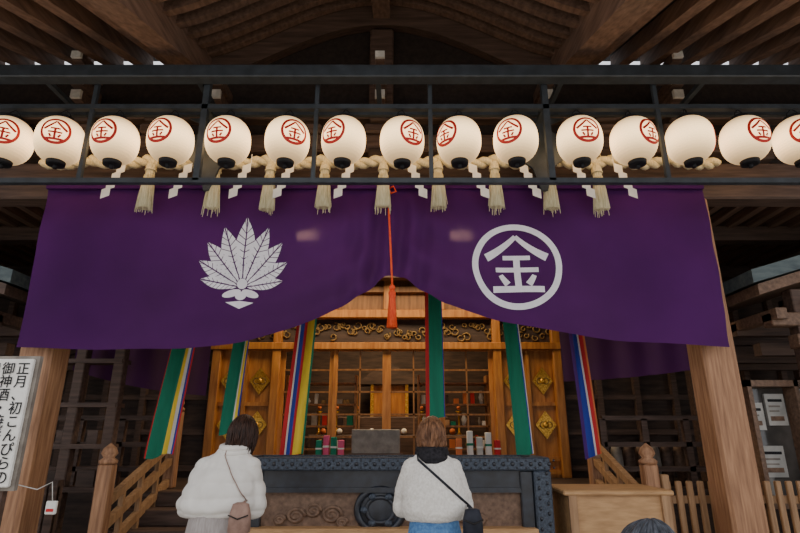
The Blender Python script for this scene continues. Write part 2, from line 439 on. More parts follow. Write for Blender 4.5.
for x in (-.94,.62):
    yb=max(yc(x+d,3.43+e) for d in (-.1,0,.1) for e in (-.04,.04))+.045
    b.tube([(x-.095,yb,3.43),(x+.095,yb,3.43)],.03,'tubeglow',12)
    b.box(x-.13,x+.13,yb+.04,yb+.06,3.37,3.50,'white'); b.box(x-.01,x+.01,yb+.04,yb+.06,3.46,3.96,'steel')
    b.box(x-.125,x-.105,yb-.03,yb+.05,3.38,3.48,'white'); b.box(x+.105,x+.125,yb-.03,yb+.05,3.38,3.48,'white')
    b.box(x-.125,x+.125,yb-.03,yb+.05,3.472,3.484,'white'); b.box(x-.125,x+.125,yb-.03,yb+.05,3.376,3.388,'white')
b.obj('tube_lamps')

# ------------------------------------------------------------ shimenawa
b=MB()
def ropez(x): return 4.22-.05*abs(math.sin((x-.39)*pi/.6))
for ph in (0,pi):
    P=[]
    x=-3.7
    while x<3.3:
        a=x*28+ph; P.append((x,4.95+.028*math.cos(a),ropez(x)+.028*math.sin(a))); x+=.03
    b.tube(P,.036,'straw',8)
for x in (-2.56,-1.89,-1.33,-.77,-.17,.39,.97,1.52,2.02):
    z=ropez(x)-.02; dl=random.uniform(-.02,.03)
    b.loft([(x,4.93,z,.03,.03),(x,4.93,z-.07,.05,.05),(x,4.93,z-.12,.04,.04),(x,4.92,z-.3,.06,.055),(x,4.91,z-.52-dl,.075,.05),(x,4.91,z-.52,.02,.02)],'straw',28,fn=lambda t,zz:1+.10*math.sin(t*9)+.06*math.sin(t*14+zz*30))
    for k in range(26):
        a=random.uniform(0,2*pi); r0=.045; r1=random.uniform(.05,.09)
        b.tube([(x+r0*math.cos(a),4.92+r0*math.sin(a),z-.16),(x+r1*.8*math.cos(a),4.91+r1*.6*math.sin(a),z-.4),(x+r1*math.cos(a),4.91+r1*.5*math.sin(a),z-random.uniform(.5,.6))],[.006,.006,.003],'straw',4)
    b.tube([(x+.05*math.cos(k),4.93+.05*math.sin(k),z-.1) for k in [i*pi/6 for i in range(13)]],.009,'straw',6)
def shide(x,y,z,m):
    w=.085; h=.10; px=x
    b.box(px-.003,px+.003,y,y+.002,z,z+.1,'white')
    for k in range(4):
        b.poly([(px,z),(px+m*w,z-.035),(px+m*w,z-h-.035),(px,z-h)][::(1 if m<0 else -1)],.002,'white',y-.004*k)
        z-=h*.9; px+=m*w*.42
for x,m in ((-2.80,-1),(-2.12,-1),(-1.52,-1),(-1.08,-1),(-.47,-1),(.08,1),(.70,1),(1.22,1),(1.76,1),(2.18,1)):
    shide(x,4.88,4.15,m)
for x in (-3.6,-2.2,-.77,.7,2.1,3.2): b.tube([(x,4.95,ropez(x)),(x,5.05,4.45),(x,5.24,4.6)],.006,'straw',5)
b.obj('straw_rope_with_tassels')

# ------------------------------------------------------------ hall
b=MB(); b.box(-7,7,7.2,12.2,0,.85,'wood_dark'); 
for i in range(5):
    b.box(-3.2,2.76,5.8+.28*i,7.2,.17*i,.17*(i+1),'wood_x',bev=.01)
b.obj('floor')
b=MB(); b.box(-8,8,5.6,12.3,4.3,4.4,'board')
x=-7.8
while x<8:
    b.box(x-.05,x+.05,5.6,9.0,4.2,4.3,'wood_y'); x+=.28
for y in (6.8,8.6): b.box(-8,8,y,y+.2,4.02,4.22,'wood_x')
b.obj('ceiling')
b=MB()
for xa,xb in ((-8,CX-2.85),(CX+2.85,8)):
    b.box(xa,xb,9.1,9.2,.85,4.3,'wood_dark')
    x=xa
    while x<xb:
        b.box(x,x+.09,9.0,9.12,.85,4.3,'wood_x'); x+=.62
    for z in (.95,1.5,2.05,2.6,3.15): b.box(xa,xb,9.02,9.12,z,z+.08,'wood_x')
b.box(-8,8,12.2,12.3,.85,4.3,'wood_dark')
for s in (-1,1):
    b.box(CX+s*2.9-.03,CX+s*2.9+.03,9.2,12.2,.85,4.3,'wood_dark')
    b.box(s*8-.05,s*8+.05,5.6,12.3,0,4.3,'wood_dark')
b.obj('wall_back')
b=MB()
for sgn in (-1,1):
    xi=CX+sgn*1.85; xo=CX+sgn*2.85; xa,xb=sorted((xi,xo))
    b.box(xa,xb,9.06,9.14,.85,3.0,'wood_gold')
    for x in (xi,xo): b.box(x-.07,x+.07,8.95,9.15,.85,4.2,'wood_gold',bev=.01)
    xm=(xi+xo)/2; b.box(xm-.03,xm+.03,9.0,9.1,.85,3.0,'wood_gold')
    for xc in (xi+sgn*.26,xo-sgn*.26):
        for z in (1.65,2.35):
            b.poly([(xc,z-.22),(xc+.17,z),(xc,z+.22),(xc-.17,z)],.02,'gold',9.02)
            b.ball((xc,9.02,z),(.05,.03,.05),'gold',12,8)
            for q in (-1,1):
                b.tube([(xc+q*.05+.05*math.cos(t),9.015,z+.05*math.sin(t)) for t in [j*pi/6 for j in range(13)]],.008,'gold_old',5)
    for z in (.9,1.1,1.95,2.85): b.box(xa,xb,9.02,9.1,z,z+.06,'wood_gold')
b.box(CX-2.95,CX+2.95,8.92,9.16,2.86,2.98,'wood_gold',bev=.01)
b.box(CX-2.95,CX+2.95,8.92,9.16,3.40,3.54,'wood_gold',bev=.01)
b.box(CX-2.95,CX+2.95,9.08,9.14,2.98,3.40,'wood_dark')
b.box(CX-2.95,CX+2.95,9.08,9.14,3.54,4.2,'wood_frame')
for i in range(5):
    x=CX-1.85+.925*i; b.box(x-.06,x+.06,8.94,9.1,3.54,4.2,'wood_gold',bev=.01)
b.box(CX-2.95,CX+2.95,8.96,9.1,3.86,3.96,'wood_frame')
rs=random.Random(3)
for k in range(90):
    x=CX-2.85+k*.064+rs.uniform(-.02,.02); zc=3.19+rs.uniform(-.12,.12); r=rs.uniform(.045,.08); d=rs.choice((-1,1)); p=rs.uniform(0,6)
    b.tube([(x+r*math.cos(p+d*t)*(1-t/11),9.06,zc+r*math.sin(p+d*t)*(1-t/11)) for t in [j*.6 for j in range(11)]],[.016-.0006*j for j in range(11)],'gold_old',5)
for k in range(4):
    xa=CX-1.78+k*.89; xb=xa+.89; y=9.0+(.05 if k in (0,3) else 0)
    for x in (xa+.035,xb-.035): b.box(x-.035,x+.035,y,y+.05,.85,2.88,'wood_gold')
    b.box((xa+xb)/2-.012,(xa+xb)/2+.012,y+.01,y+.04,1.1,2.88,'wood_frame')
    for z in (.88,1.10,1.45,1.80,2.16,2.52): b.box(xa,xb,y+.01,y+.04,z,z+(.05 if z<1.2 else .028),'wood_frame')
    b.box(xa,xb,y+.015,y+.035,.9,1.1,'wood_frame')
b.obj('door_1')
b=MB()
b.box(CX-1.6,CX+1.6,11.0,11.9,.85,1.5,'wood_x',bev=.02)
b.box(CX-1.2,CX+1.2,11.2,11.9,1.5,1.85,'wood_x',bev=.02)
b.box(CX-.4,CX+.4,11.4,11.9,1.85,2.5,'wood_gold',bev=.02)
for x in (-.36,0,.36): b.box(CX+x-.03,CX+x+.03,11.37,11.4,1.85,2.5,'gold')
b.poly([(CX-.7,2.5),(CX+.7,2.5),(CX+.42,2.72),(CX,2.95),(CX-.42,2.72)],.6,'wood_dark',11.3)
for s in (-1,1):
    for x in (.65,1.05,1.4):
        X=CX+s*x; b.loft([(X,11.1,1.5,.06,.06),(X,11.1,1.55,.02,.02),(X,11.1,1.9,.02,.02),(X,11.1,1.95,.07,.07)],'gold',12)
        b.ball((X,11.1,2.02),.04,'s_orange',12,8)
for k in range(9): b.ball((CX-1.3+.32*k,11.05,1.56),.06,('white' if k%2 else 's_orange'),12,8)
b.obj('altar')
b=MB()
for s in (-1,1):
    xa,xb=sorted((CX+s*.55,CX+s*1.75))
    for z in (1.25,1.62,1.98,2.34): b.box(xa,xb,9.5,9.8,z,z+.03,'wood_frame')
    for x in (xa,xb): b.box(x-.02,x+.02,9.5,9.8,.85,2.5,'wood_frame')
    for z in (1.28,1.65,2.01):
        x=xa+.08
        while x<xb-.08:
            h=rs.uniform(.06,.24); w=rs.uniform(.025,.055); m=rs.choice(('s_white','wood_lt','s_red','gold_old','s_green','wood_dark','s_orange','paper','wood_dark','grey'))
            if rs.random()<.3: b.loft([(x,9.6,z,w*.5,w*.5),(x,9.6,z+h*.5,w,w),(x,9.6,z+h*.8,w*.5,w*.5),(x,9.6,z+h,w*.6,w*.6)],m,10)
            else: b.box(x-w,x+w,9.58,9.64,z,z+h,m,bev=.006)
            x+=2*w+rs.uniform(.02,.1)
b.obj('amulet_shelves')
b=MB()
for x,y,z in ((CX-1.0,10.2,3.3),(CX+1.0,10.2,3.3)):  # lamps added for a warm glow, unseen behind the transom
    b.loft([(x,y,z-.1,.03,.03),(x,y,z-.08,.07,.07),(x,y,z+.06,.08,.08),(x,y,z+.08,.05,.05)],'addedglow',12)
    b.loft([(x,y,z+.08,.12,.12),(x,y,z+.14,.03,.03)],'gold',12); b.tube([(x,y,z+.12),(x,y,4.3)],.008,'gold',6)
b.obj('added_hidden_lamps')
b=MB()
b.box(CX-1.6,CX+1.7,7.5,7.95,1.17,1.23,'wood_frame',bev=.01)
for x in (CX-1.5,CX,CX+1.6): b.box(x-.04,x+.04,7.55,7.9,.85,1.17,'wood_frame')
b.obj('offering_table')
b=MB(); 
b.box(-.66,.0,7.62,7.66,1.23,1.57,'grey',bev=.01); b.box(-.7,.04,7.6,7.68,1.23,1.26,'wood_x'); b.obj('notice_board')
b=MB()
for k,(x,m,h) in enumerate(((-1.55,'wood_lt',.16),(-1.42,'s_orange',.12),(-1.1,'s_green',.2),(-1.0,'s_pink',.26),(-.9,'s_green',.24),(-.8,'s_pink',.2),(.28,'wood_lt',.14),(.95,'s_white',.32),(1.08,'paper',.24),(1.2,'s_white',.3),(1.32,'s_red',.2),(.8,'s_orange',.22))):
    b.box(x-.04,x+.04,7.6,7.68,1.23,1.23+h,m,bev=.008); b.box(x-.042,x+.042,7.597,7.683,1.23+h*.4,1.23+h*.5,'s_green' if m=='s_white' else 's_white')
b.obj('offering_packets')
for nm,xs,zl in (('inner_drape',(-4.0,-2.35),(2.25,2.0,1.95)),('inner_drape',(2.0,3.86),(2.12,2.15,2.3))):
    b=MB();vs=[];fs=[]
    for i in range(61):
        t=i/60;x=xs[0]+(xs[1]-xs[0])*t; zbm=zl[0]*(1-t)**2+2*zl[1]*t*(1-t)+zl[2]*t*t
        for j in range(13): vs.append((x,6.62+.03*math.sin(x*16),4.15+(zbm-4.15)*j/12))
    for i in range(60):
        for j in range(12): a=i*13+j; fs.append((a,a+1,a+14,a+13))
    b.add(vs,fs,'curtain2',True); b.obj(nm)
def streamer(xt,xb,zbm,w,cols):
    b=MB(); tot=sum(c[1] for c in cols); yy=6.25; off=-w/2; zt=3.93
    for m,ww in cols:
        ww=ww/tot*w; vs=[];fs=[]
        for j in range(21):
            t=j/20;z=zt+(zbm-zt)*t; xc=xt+(xb-xt)*t
            for i in range(4):
                u=off+ww*i/3; vs.append((xc+u*(1+.15*t),yy+.03*math.sin(u*40+t*3)+.02*math.sin(t*5),z+(.03*math.sin(u*20) if j==20 else 0)))
        for j in range(20):
            for i in range(3): a=j*4+i; fs.append((a,a+1,a+5,a+4))
        b.add(vs,fs,m,True); off+=ww
    b.tube([(xt-w/2-.05,yy,zt),(xt+w/2+.05,yy,zt)],.02,'wood_dark',8)
    b.obj('colour_streamer')
streamer(-2.42,-2.66,1.27,.26,[('s_red',.5),('s_green',4.5),('s_yellow',1.2),('s_white',.7),('s_blue',.4),('s_red',.4)])
streamer(-1.78,-1.92,1.52,.17,[('s_green',4),('s_white',.5),('s_yellow',.8),('s_blue',.4)])
streamer(-1.04,-1.20,1.27,.22,[('s_red',1.1),('s_white',.4),('s_blue',1.0),('s_red',.8),('s_yellow',2.4),('s_green',.5)])
streamer(.40,.40,1.66,.19,[('s_red',1.1),('s_green',4),('s_blue',.3)])
streamer(1.26,1.38,1.27,.17,[('s_green',4),('s_blue',.3),('s_white',.3)])
streamer(2.03,2.13,1.27,.17,[('s_purple',1.4),('s_blue',1.6),('s_white',.4),('s_red',1),('s_orange',.6)])
b=MB(); b.box(-4,3.6,6.2,6.3,3.97,4.2,'wood_x'); b.obj('streamer_beam')
for sgn in (-1,1):
    b=MB(); x=CX+sgn*2.72
    for y,z0,h in ((5.72,0,1.22),(7.30,.85,.95)):
        b.box(x-.07,x+.07,y-.07,y+.07,z0,z0+h,'post',bev=.015)
        b.loft([(x,y,z0+h,.085,.085),(x,y,z0+h+.03,.09,.09),(x,y,z0+h+.06,.05,.05),(x,y,z0+h+.1,.08,.08),(x,y,z0+h+.15,.06,.06),(x,y,z0+h+.2,.005,.005)],'post',16)
    for dz in (.72,.5,.25):
        b.beam((x,5.72,dz+.1),(x,7.30,.85+dz-.15),.07,.08,'wood_ltv')
    for k in range(1,4):
        yy=5.72+1.58*k/4; zz=.6*k/4; b.box(x-.025,x+.025,yy-.025,yy+.025,.17*int((yy-5.8)/.28+1),zz+.85,'wood_ltv')
    b.obj('stair_railing')
    b=MB(); xs_=x+sgn*.16; xe=x+sgn*2.4; xa,xb=sorted((xs_,xe))
    for z in (1.05,1.35,1.68): b.box(xa,xb,7.3,7.38,z,z+.06,'wood_x')
    for k in range(5): xx=xs_+sgn*.55*k; b.box(xx-.04,xx+.04,7.3,7.38,.85,1.7,'wood_x')
    b.obj('balcony_railing')

# ------------------------------------------------------------ offering box
b=MB(); XA,XB=-1.46,1.31
b.box(XA,XB,4.95,5.07,1.20,1.31,'stud',bev=.012)
b.box(XA,XB,5.53,5.6,1.20,1.31,'stud',bev=.012)
b.box(XA,XA+.15,4.95,5.6,.0,1.2,'stud',bev=.012); b.box(XB-.15,XB,4.95,5.6,.0,1.2,'stud',bev=.012)
b.box(XA,XA+.12,5.07,5.55,1.2,1.31,'stud');b.box(XB-.12,XB,5.07,5.55,1.2,1.31,'stud')
x=XA+.16
while x<XB-.15: b.box(x,x+.03,5.07,5.55,1.22,1.27,'black'); x+=.09
b.box(XA+.15,XB-.15,5.02,5.1,1.05,1.2,'black')
b.box(XA+.15,XA+.26,4.99,5.08,.1,1.2,'black',bev=.01); b.box(XB-.26,XB-.15,4.99,5.08,.1,1.2,'black',bev=.01)
b.box(XA+.15,XB-.15,5.05,5.58,.1,1.05,'carved')
b.box(XA+.24,XB-.24,5.0,5.06,1.02,1.06,'black'); b.box(XA+.15,XB-.15,4.9,5.1,.70,.75,'wood_lt',bev=.01)
b.box(XA+.2,XB-.2,4.98,5.1,.1,.16,'black')
x=XA+.04
while x<XB:
    b.ball((x,4.95,1.255),(.018,.012,.018),'black',8,6); b.ball((x+.04,4.95,1.285),(.01,.008,.01),'black',8,6); b.ball((x+.04,4.95,1.225),(.01,.008,.01),'black',8,6); x+=.08
for X in (XA+.075,XB-.075):
    z=.1
    while z<1.2: b.ball((X-.035,4.95,z),(.014,.012,.018),'black',8,6); b.ball((X+.035,4.95,z+.04),(.014,.012,.018),'black',8,6); z+=.08
cx,cz=-.17,.88
b.tube([(cx+.2*math.cos(t),5.03,cz+.17*math.sin(t)) for t in [k*2*pi/32 for k in range(33)]],.03,'black',8)
b.tube([(cx+.12*math.cos(t),5.02,cz+.1*math.sin(t)) for t in [k*2*pi/32 for k in range(33)]],.02,'black',8)
b.ball((cx,5.04,cz),(.2,.03,.17),'black'); 
for k in range(6):
    t=k*pi/3; b.ball((cx+.14*math.cos(t),5.01,cz+.12*math.sin(t)),(.035,.02,.03),'stud',10,6)
for s in (-1,1):
    for j,(dx_,dz_,r) in enumerate(((.42,-.04,.09),(.58,-.01,.07),(.73,-.05,.08),(.33,-.1,.05),(.87,-.08,.05))):
        X=cx+s*dx_; 
        b.tube([(X+r*math.cos(t)*(1-t/15),5.04,cz+dz_+r*.8*math.sin(t)*(1-t/15)) for t in [q*.45 for q in range(26)]],.016,'carved',7)
        b.ball((X,5.055,cz+dz_),(r,.02,r*.8),'carved',14,8)
b.obj('offering_box')

# ------------------------------------------------------------ right side
b=MB()
b.box(1.45,2.32,5.0,5.6,0,1.0,'wood_lt'); b.box(1.41,2.36,4.96,5.62,1.0,1.04,'wood_lt',bev=.01)
b.box(1.45,1.52,4.97,5.0,0,1.0,'wood_ltv'); b.box(2.25,2.32,4.97,5.0,0,1.0,'wood_ltv'); b.box(1.45,2.32,4.975,5.0,.05,.13,'wood_ltv')
b.obj('wooden_counter')
b=MB()
x=2.66
while x<4.2:
    b.box(x-.03,x+.03,5.70,5.74,.05,1.06,'wood_ltv',bev=.008); x+=.11
for z in (.3,.85): b.box(2.6,4.2,5.74,5.78,z,z+.07,'wood_ltv')
for x in (2.64,3.5,4.2): b.box(x-.04,x+.04,5.69,5.79,0,1.12,'wood_ltv',bev=.01)
b.obj('picket_fence')
b=MB()
for k in range(12):
    x=-4.75+k*.11; b.box(x-.03,x+.03,5.90,5.94,.05,1.0,'wood_x',bev=.008)
for x in (-4.75,-3.55): b.box(x-.04,x+.04,5.89,5.99,0,1.05,'wood_x')
for z in (.3,.85): b.box(-4.78,-3.5,5.94,5.98,z,z+.07,'wood_x')
b.obj('picket_fence')

# ------------------------------------------------------------ side pavilions
for sgn,base in ((1,3.95),(-1,-4.35)):
    b=MB()
    def X(d): return base+sgn*d
    def bx(d0,d1,*a,**k):
        xa,xb=sorted((X(d0),X(d1))); b.box(xa,xb,*a,**k)
    wm='carved' if sgn>0 else 'wood_x'
    vs=[(X(-.05),5.66,3.10),(X(2.4),5.66,3.82),(X(2.4),8.5,3.82),(X(-.05),8.5,3.10)]
    vs=vs+[(v[0],v[1],v[2]+.15) for v in vs]
    b.add(vs,[(0,1,2,3),(7,6,5,4),(0,4,5,1),(1,5,6,2),(2,6,7,3),(3,7,4,0)],'copper')
    vs=[(X(.03),5.72,2.98),(X(2.4),5.72,3.70),(X(2.4),8.5,3.70),(X(.03),8.5,2.98)]
    vs=vs+[(v[0],v[1],v[2]+.12) for v in vs]
    b.add(vs,[(0,1,2,3),(7,6,5,4),(0,4,5,1),(1,5,6,2),(2,6,7,3),(3,7,4,0)],wm)
    for j,(z,d) in enumerate(((2.42,.45),(2.66,.20))):
        bx(d,2.4,5.85,6.02,z,z+.15,wm,bev=.01)
        for yy in (6.5,7.2,8.0): bx(d,2.4,yy,yy+.14,z,z+.15,'wood_x')
    for k in range(5):
        bx(.2+.45*k,.32+.45*k,5.76,8.4,2.72+.13*k,2.84+.13*k,wm)
    for d in (.5,2.2):
        for yy in (5.88,8.3): bx(d,d+.16,yy,yy+.16,0,2.95+.28*d,'wood_x',bev=.01)
    b.obj('side_pavilion')
b=MB()
y=6.15
b.box(3.92,5.6,y,y+.3,.75,.82,'carved'); b.box(3.92,5.6,y,y+.3,2.02,2.09,'carved')
for x in (3.92,4.45,5.0,5.56): b.box(x,x+.05,y,y+.3,0,2.09,'carved')
b.box(3.92,5.6,y+.2,y+.25,.8,2.05,'glassy')
for (x0,x1,z0,z1) in ((4.0,4.16,1.55,1.85),(4.20,4.42,1.6,1.95),(4.02,4.3,1.05,1.38),(4.52,4.95,1.4,1.95),(4.55,4.9,.95,1.3),(5.1,5.5,1.1,1.9)):
    b.box(x0,x1,y+.17,y+.2,z0,z1,'paper')
    b.box(x0+.03,x1-.03,y+.165,y+.17,z1-.09,z1-.06,'ink'); b.box(x0+.03,x1-.06,y+.165,y+.17,z1-.15,z1-.13,'grey'); b.box(x0+.03,x1-.04,y+.165,y+.17,z0+.05,z0+.10,'carved')
    b.box(x0+.03,x1-.08,y+.165,y+.17,z1-.20,z1-.185,'grey')
b.obj('notice_case')
b=MB()
for x in (-4.3,-3.75,-3.3): b.box(x-.06,x+.06,6.3,6.42,0,2.6,'wood_x',bev=.01)
for z in (.9,1.35,1.8,2.3): b.box(-4.35,-3.25,6.28,6.5,z,z+.05,'wood_x')
for x in (-4.2,-3.85,-3.5):
    b.box(x-.1,x+.1,6.36,6.48,.95,1.12,'wood_dark'); b.box(x-.06,x+.06,6.36,6.48,1.4,1.55,'wood_x')
b.obj('wooden_shelf')
b=MB()
for k in range(7):
    x=2.78+k*.17; b.loft([(x,7.7,.85,.04,.04),(x,7.7,1.1,.08,.08),(x,7.7,1.3,.07,.07),(x,7.7,1.36,.05,.05)],('carved','grey','wood_x')[k%3],14)
b.obj('storage_pots')

# ------------------------------------------------------------ white sign
b=MB(); SX=-.10
b.box(-2.62+SX,-2.08+SX,3.19,3.22,1.22,1.93,'white',bev=.006)
b.box(-2.64+SX,-2.06+SX,3.22,3.25,1.20,1.95,'grey')
for x in (-2.58+SX,-2.16+SX):
    b.box(x-.02,x+.02,3.25,3.29,.0,1.9,'wood_x'); b.box(x-.03,x+.03,3.05,3.5,0,.04,'wood_x')
b.box(-2.6+SX,-2.12+SX,3.25,3.28,.4,.45,'wood_x')
sign=b.obj('notice_sign')
TX=-2.225
cols=[("正月、初こんぴらの",TX,1.91),("御神酒・焼餅・斎火",TX-.088,1.91),("御祈祷のお申込み",TX-.176,1.91),("は社務所へお越し",TX-.264,1.91),("下さいませ。",TX-.352,1.91)]
allv=[];allf=[]
for s_,cx_,zt_ in cols:
    for i,ch in enumerate(s_):
        cu=bpy.data.curves.new('t','FONT'); cu.body=ch; cu.size=.078; cu.align_x='CENTER'; cu.offset=.0009
        to=bpy.data.objects.new('t',cu); COL.objects.link(to); bpy.context.view_layer.update()
        dg=bpy.context.evaluated_depsgraph_get(); me=bpy.data.meshes.new_from_object(to.evaluated_get(dg))
        o_=len(allv)
        for v in me.vertices: allv.append((cx_+v.co.x,3.186,zt_-.075*i-.066+v.co.y))
        for p in me.polygons: allf.append([o_+k for k in p.vertices])
        bpy.data.objects.remove(to)
if allf:
    me=bpy.data.meshes.new('lettering'); me.from_pydata(allv,[],allf); me.materials.append(M['ink']); o=bpy.data.objects.new('lettering',me); COL.objects.link(o); o.parent=sign
b=MB()
b.tube([(-2.2,3.24,1.24),(-2.08,3.3,1.2),(-2.0,3.3,1.24),(-1.98,3.3,1.14)],.003,'offwhite',6)
b.box(-2.01,-1.95,3.29,3.31,1.07,1.14,'s_white',bev=.004); b.box(-2.0,-1.96,3.285,3.29,1.085,1.10,'s_red')
b.obj('hanging_tag',parent=sign)

# ------------------------------------------------------------ people
def hand(mb,side):
    x=side*.012
    mb.loft([(x,0,-.02,.016,.025),(x,0,.02,.016,.034),(x,0,.06,.014,.040),(x,0,.09,.012,.038)],'skin',14)
    for yy,L,r in ((-.028,.055,.0075),(-.010,.072,.0085),(.010,.078,.009),(.029,.070,.0085)):
        mb.tube([(x,yy,.075),(x,yy*1.05,.09+L*.35),(x-side*.003,yy*1.08,.09+L*.7),(x-side*.005,yy*1.08,.09+L)],[r,r,r*.92,r*.6],'skin',8)
        mb.ball((x-side*.005,yy*1.08,.09+L),r*.62,'skin',8,6)
    mb.tube([(x,.02,.01),(x-side*.002,.045,.04),(x-side*.004,.058,.07),(x-side*.005,.060,.092)],[.013,.012,.0105,.007],'skin',8)
def person(name,loc,rotz,scale,coat,lower,hairm,lean=.16,headoff=(0,0),longhair=False,scarf=False,bag=None,skirt=False,tilt=.45,praying=True,disp=None,hem=1.05,wid=1.0):
    E=empty(name,loc,(0,0,rotz)); E.scale=(scale,)*3
    def ly(z): return (z-.95)*lean if z>.95 else 0
    hx,hy=headoff
    b=MB()
    R=[(0,0,hem,.165,.125),(0,0,hem+.012,.192,.145),(0,0,hem+.05,.215,.165),(0,0,1.15,.225,.168),(0,0,1.23,.22,.162),(0,0,1.30,.20,.150),(0,0,1.36,.172,.13),(0,0,1.40,.145,.11),(0,0,1.435,.115,.098),(0,0,1.465,.088,.085),(0,0,1.49,.075,.08)]
    b.loft([(hx*max(0,(z-1.2)/.27)*.6,ly(z)+hy*.3*max(0,(z-1.2)/.27),z,rx*wid,ry) for (_,_,z,rx,ry) in R],coat,36,ex=.95)
    for s in (-1,1):
        hxs=hx*.35
        sh=Vector((s*.135*wid+hxs,ly(1.34),1.345)); el=Vector((s*.205*wid,ly(1.1)+.07,1.13)); wr=Vector((s*.045,ly(1.15)+.31,1.17))
        if not praying: el=Vector((s*.235,.0,1.10)); wr=Vector((s*.24,.08,.86))
        P=[];Rr=[]
        for k in range(5): t=k/4; P.append(sh.lerp(el,t)); Rr.append(.072+.003*t)
        for k in range(1,6): t=k/5; P.append(el.lerp(wr,t)); Rr.append(.072-.028*t)
        b.tube(P,Rr,coat,16); b.ball(sh,.073,coat,16,10); b.ball(el,.074,coat,16,10)
    o=b.obj('coat',E)
    remesh(o,.009,6,disp)
    bvh=BVHTree.FromPolygons([v.co.copy() for v in o.data.vertices],[tuple(p.vertices) for p in o.data.polygons])
    b=MB()
    if skirt:
        b.loft([(0,0,1.12,.15,.12),(0,0,1.0,.17,.14),(0,0,.9,.185,.16),(0,.0,.7,.21,.185),(0,0,.45,.235,.20),(0,0,.27,.26,.225),(0,0,.27,.24,.2),(0,0,.6,.15,.12)],lower,72,fn=lambda t,z:1+.03*math.sin(t*14)*min(1,max(0,(1.05-z)/.3)))
        b.obj('skirt',E)
        b=MB()
        for s in (-1,1): b.tube([(s*.09,0,.8),(s*.09,.0,.45),(s*.09,-.01,.3),(s*.09,0,.08)],[.075,.055,.052,.036],'ink',14)
        b.obj('legs',E)
    else:
        b.loft([(0,0,.80,.15,.11),(0,0,.86,.178,.128),(0,0,.95,.175,.13),(0,0,1.04,.155,.115),(0,0,1.12,.14,.10)],lower,28)
        for s in (-1,1):
            b.tube([(s*.085,0,.9),(s*.09,0,.75),(s*.095,.01,.5),(s*.095,-.005,.3),(s*.095,0,.07)],[.09,.085,.062,.058,.05],lower,18)
        o=b.obj('trousers',E); remesh(o,.012,3,lambda c:.005*noise.noise(Vector((c.x*14,c.y*14,c.z*20))))
    b=MB()
    for s in (-1,1):
        X=s*.095; b.loft([(X,.04,0,.045,.125),(X,.04,.025,.048,.13),(X,.035,.05,.044,.115),(X,.0,.085,.04,.06),(X,-.005,.12,.042,.05)],'shoe',20)
    b.obj('shoes',E)
    hz=1.545; hyy=ly(1.47)+.05+hy
    Mh=Matrix.Translation((hx,hyy,hz))@Matrix.Rotation(-tilt,4,'X')
    b=MB()
    b.tube([(hx*.6,ly(1.42)+.01,1.41),(hx*.8,ly(1.46)+.02,1.46),(hx,hyy-.01,1.50)],[.052,.05,.05],'skin',16)
    def hf(d):
        m=1.0
        if d.z<0: m*=1-.10*(-d.z)*(1-max(0,d.y))
        return m
    b.ball((0,0,0),(.072,.090,.108),'skin',28,20,Mh,hf)
    b.ball((0,.045,-.06),(.05,.045,.05),'skin',20,12,Mh)
    b.tube([Mh@Vector(p) for p in ((0,.086,.012),(0,.098,-.012),(0,.104,-.026))],[.007,.010,.012],'skin',10); b.ball((0,.1,-.026),.0125,'skin',10,8,Mh)
    for s in (-1,1):
        b.ball((s*.03,.079,.004),(.0135,.009,.008),'white',12,8,Mh); b.ball((s*.03,.0865,.003),(.006,.004,.006),'eye',10,6,Mh)
        b.tube([Mh@Vector(p) for p in ((s*.015,.088,.026),(s*.03,.087,.031),(s*.046,.076,.025))],.003,'eye',6)
        b.ball((s*.074,-.005,-.005),(.010,.020,.030),'skin',12,8,Mh)
    b.ball((0,.092,-.053),(.021,.008,.0065),'lips',12,8,Mh)
    b.obj('head',E)
    b=MB(); sd=loc[0]*7; hr=random.Random(int(sd*10)+99)
    def hair(d): return .86 if (d.y>.28 and d.z<.42) else .965
    b.ball((0,-.008,.004),(.092,.108,.116),hairm,56,28,Mh,hair)
    b.ball((0,-.045,-.06),(.080,.055,.075 if longhair else .062),hairm,40,20,Mh)
    # locks combed from the crown down over the skull to the nape
    crown=Vector((.01,-.03,0))
    for k in range(230):
        az=hr.uniform(-2.15,2.15)          # 0 = straight back
        side=abs(az)>1.9
        mx=hr.uniform(1.5,2.0) if not side else hr.uniform(.8,1.1)
        P=[];Rr=[]; wob=hr.uniform(-.12,.12); lift=hr.uniform(.97,1.045); r0=hr.uniform(.004,.0075)
        for j in range(9):
            t=j/8; th=.08+mx*t; a2=az+wob*math.sin(t*3)
            d=Vector((math.sin(th)*math.sin(a2),-math.sin(th)*math.cos(a2),math.cos(th)))
            p=Vector((d.x*.092,-.008+d.y*.108,.004+d.z*.116))*lift
            p+=crown*(1-t)**2
            P.append(Mh@p); Rr.append(r0*(1-.25*t))
        drop=hr.uniform(.03,.075)*(1.25 if longhair else 1.0)
        if not side:
            last=Mh.inverted()@P[-1]
            P.append(Mh@(last+Vector((last.x*.03,.006,-drop*.5)))); Rr.append(r0*.65)
            P.append(Mh@(last+Vector((-last.x*.10+hr.uniform(-.006,.006),.016,-drop)))); Rr.append(r0*.2)
        b.tube(P,Rr,hairm,5)
    b.obj('hair',E)
    if praying:
        for s in (-1,1):
            hb=MB(); hand(hb,s); 
            o=hb.obj('hand',E); o.location=(0,ly(1.15)+.33,1.19); o.rotation_euler=(-.35,0,0)
            fb=MB(); fb.tube([(s*.045,ly(1.15)+.30,1.168),(s*.014,ly(1.15)+.33,1.19)],[.028,.024],'skin',12); fb.obj('wrist',E)
    else:
        for s in (-1,1):
            hb=MB(); hand(hb,s); o=hb.obj('hand',E); o.location=(s*.24,.085,.86); o.rotation_euler=(pi-.1,0,0)
    b=MB()
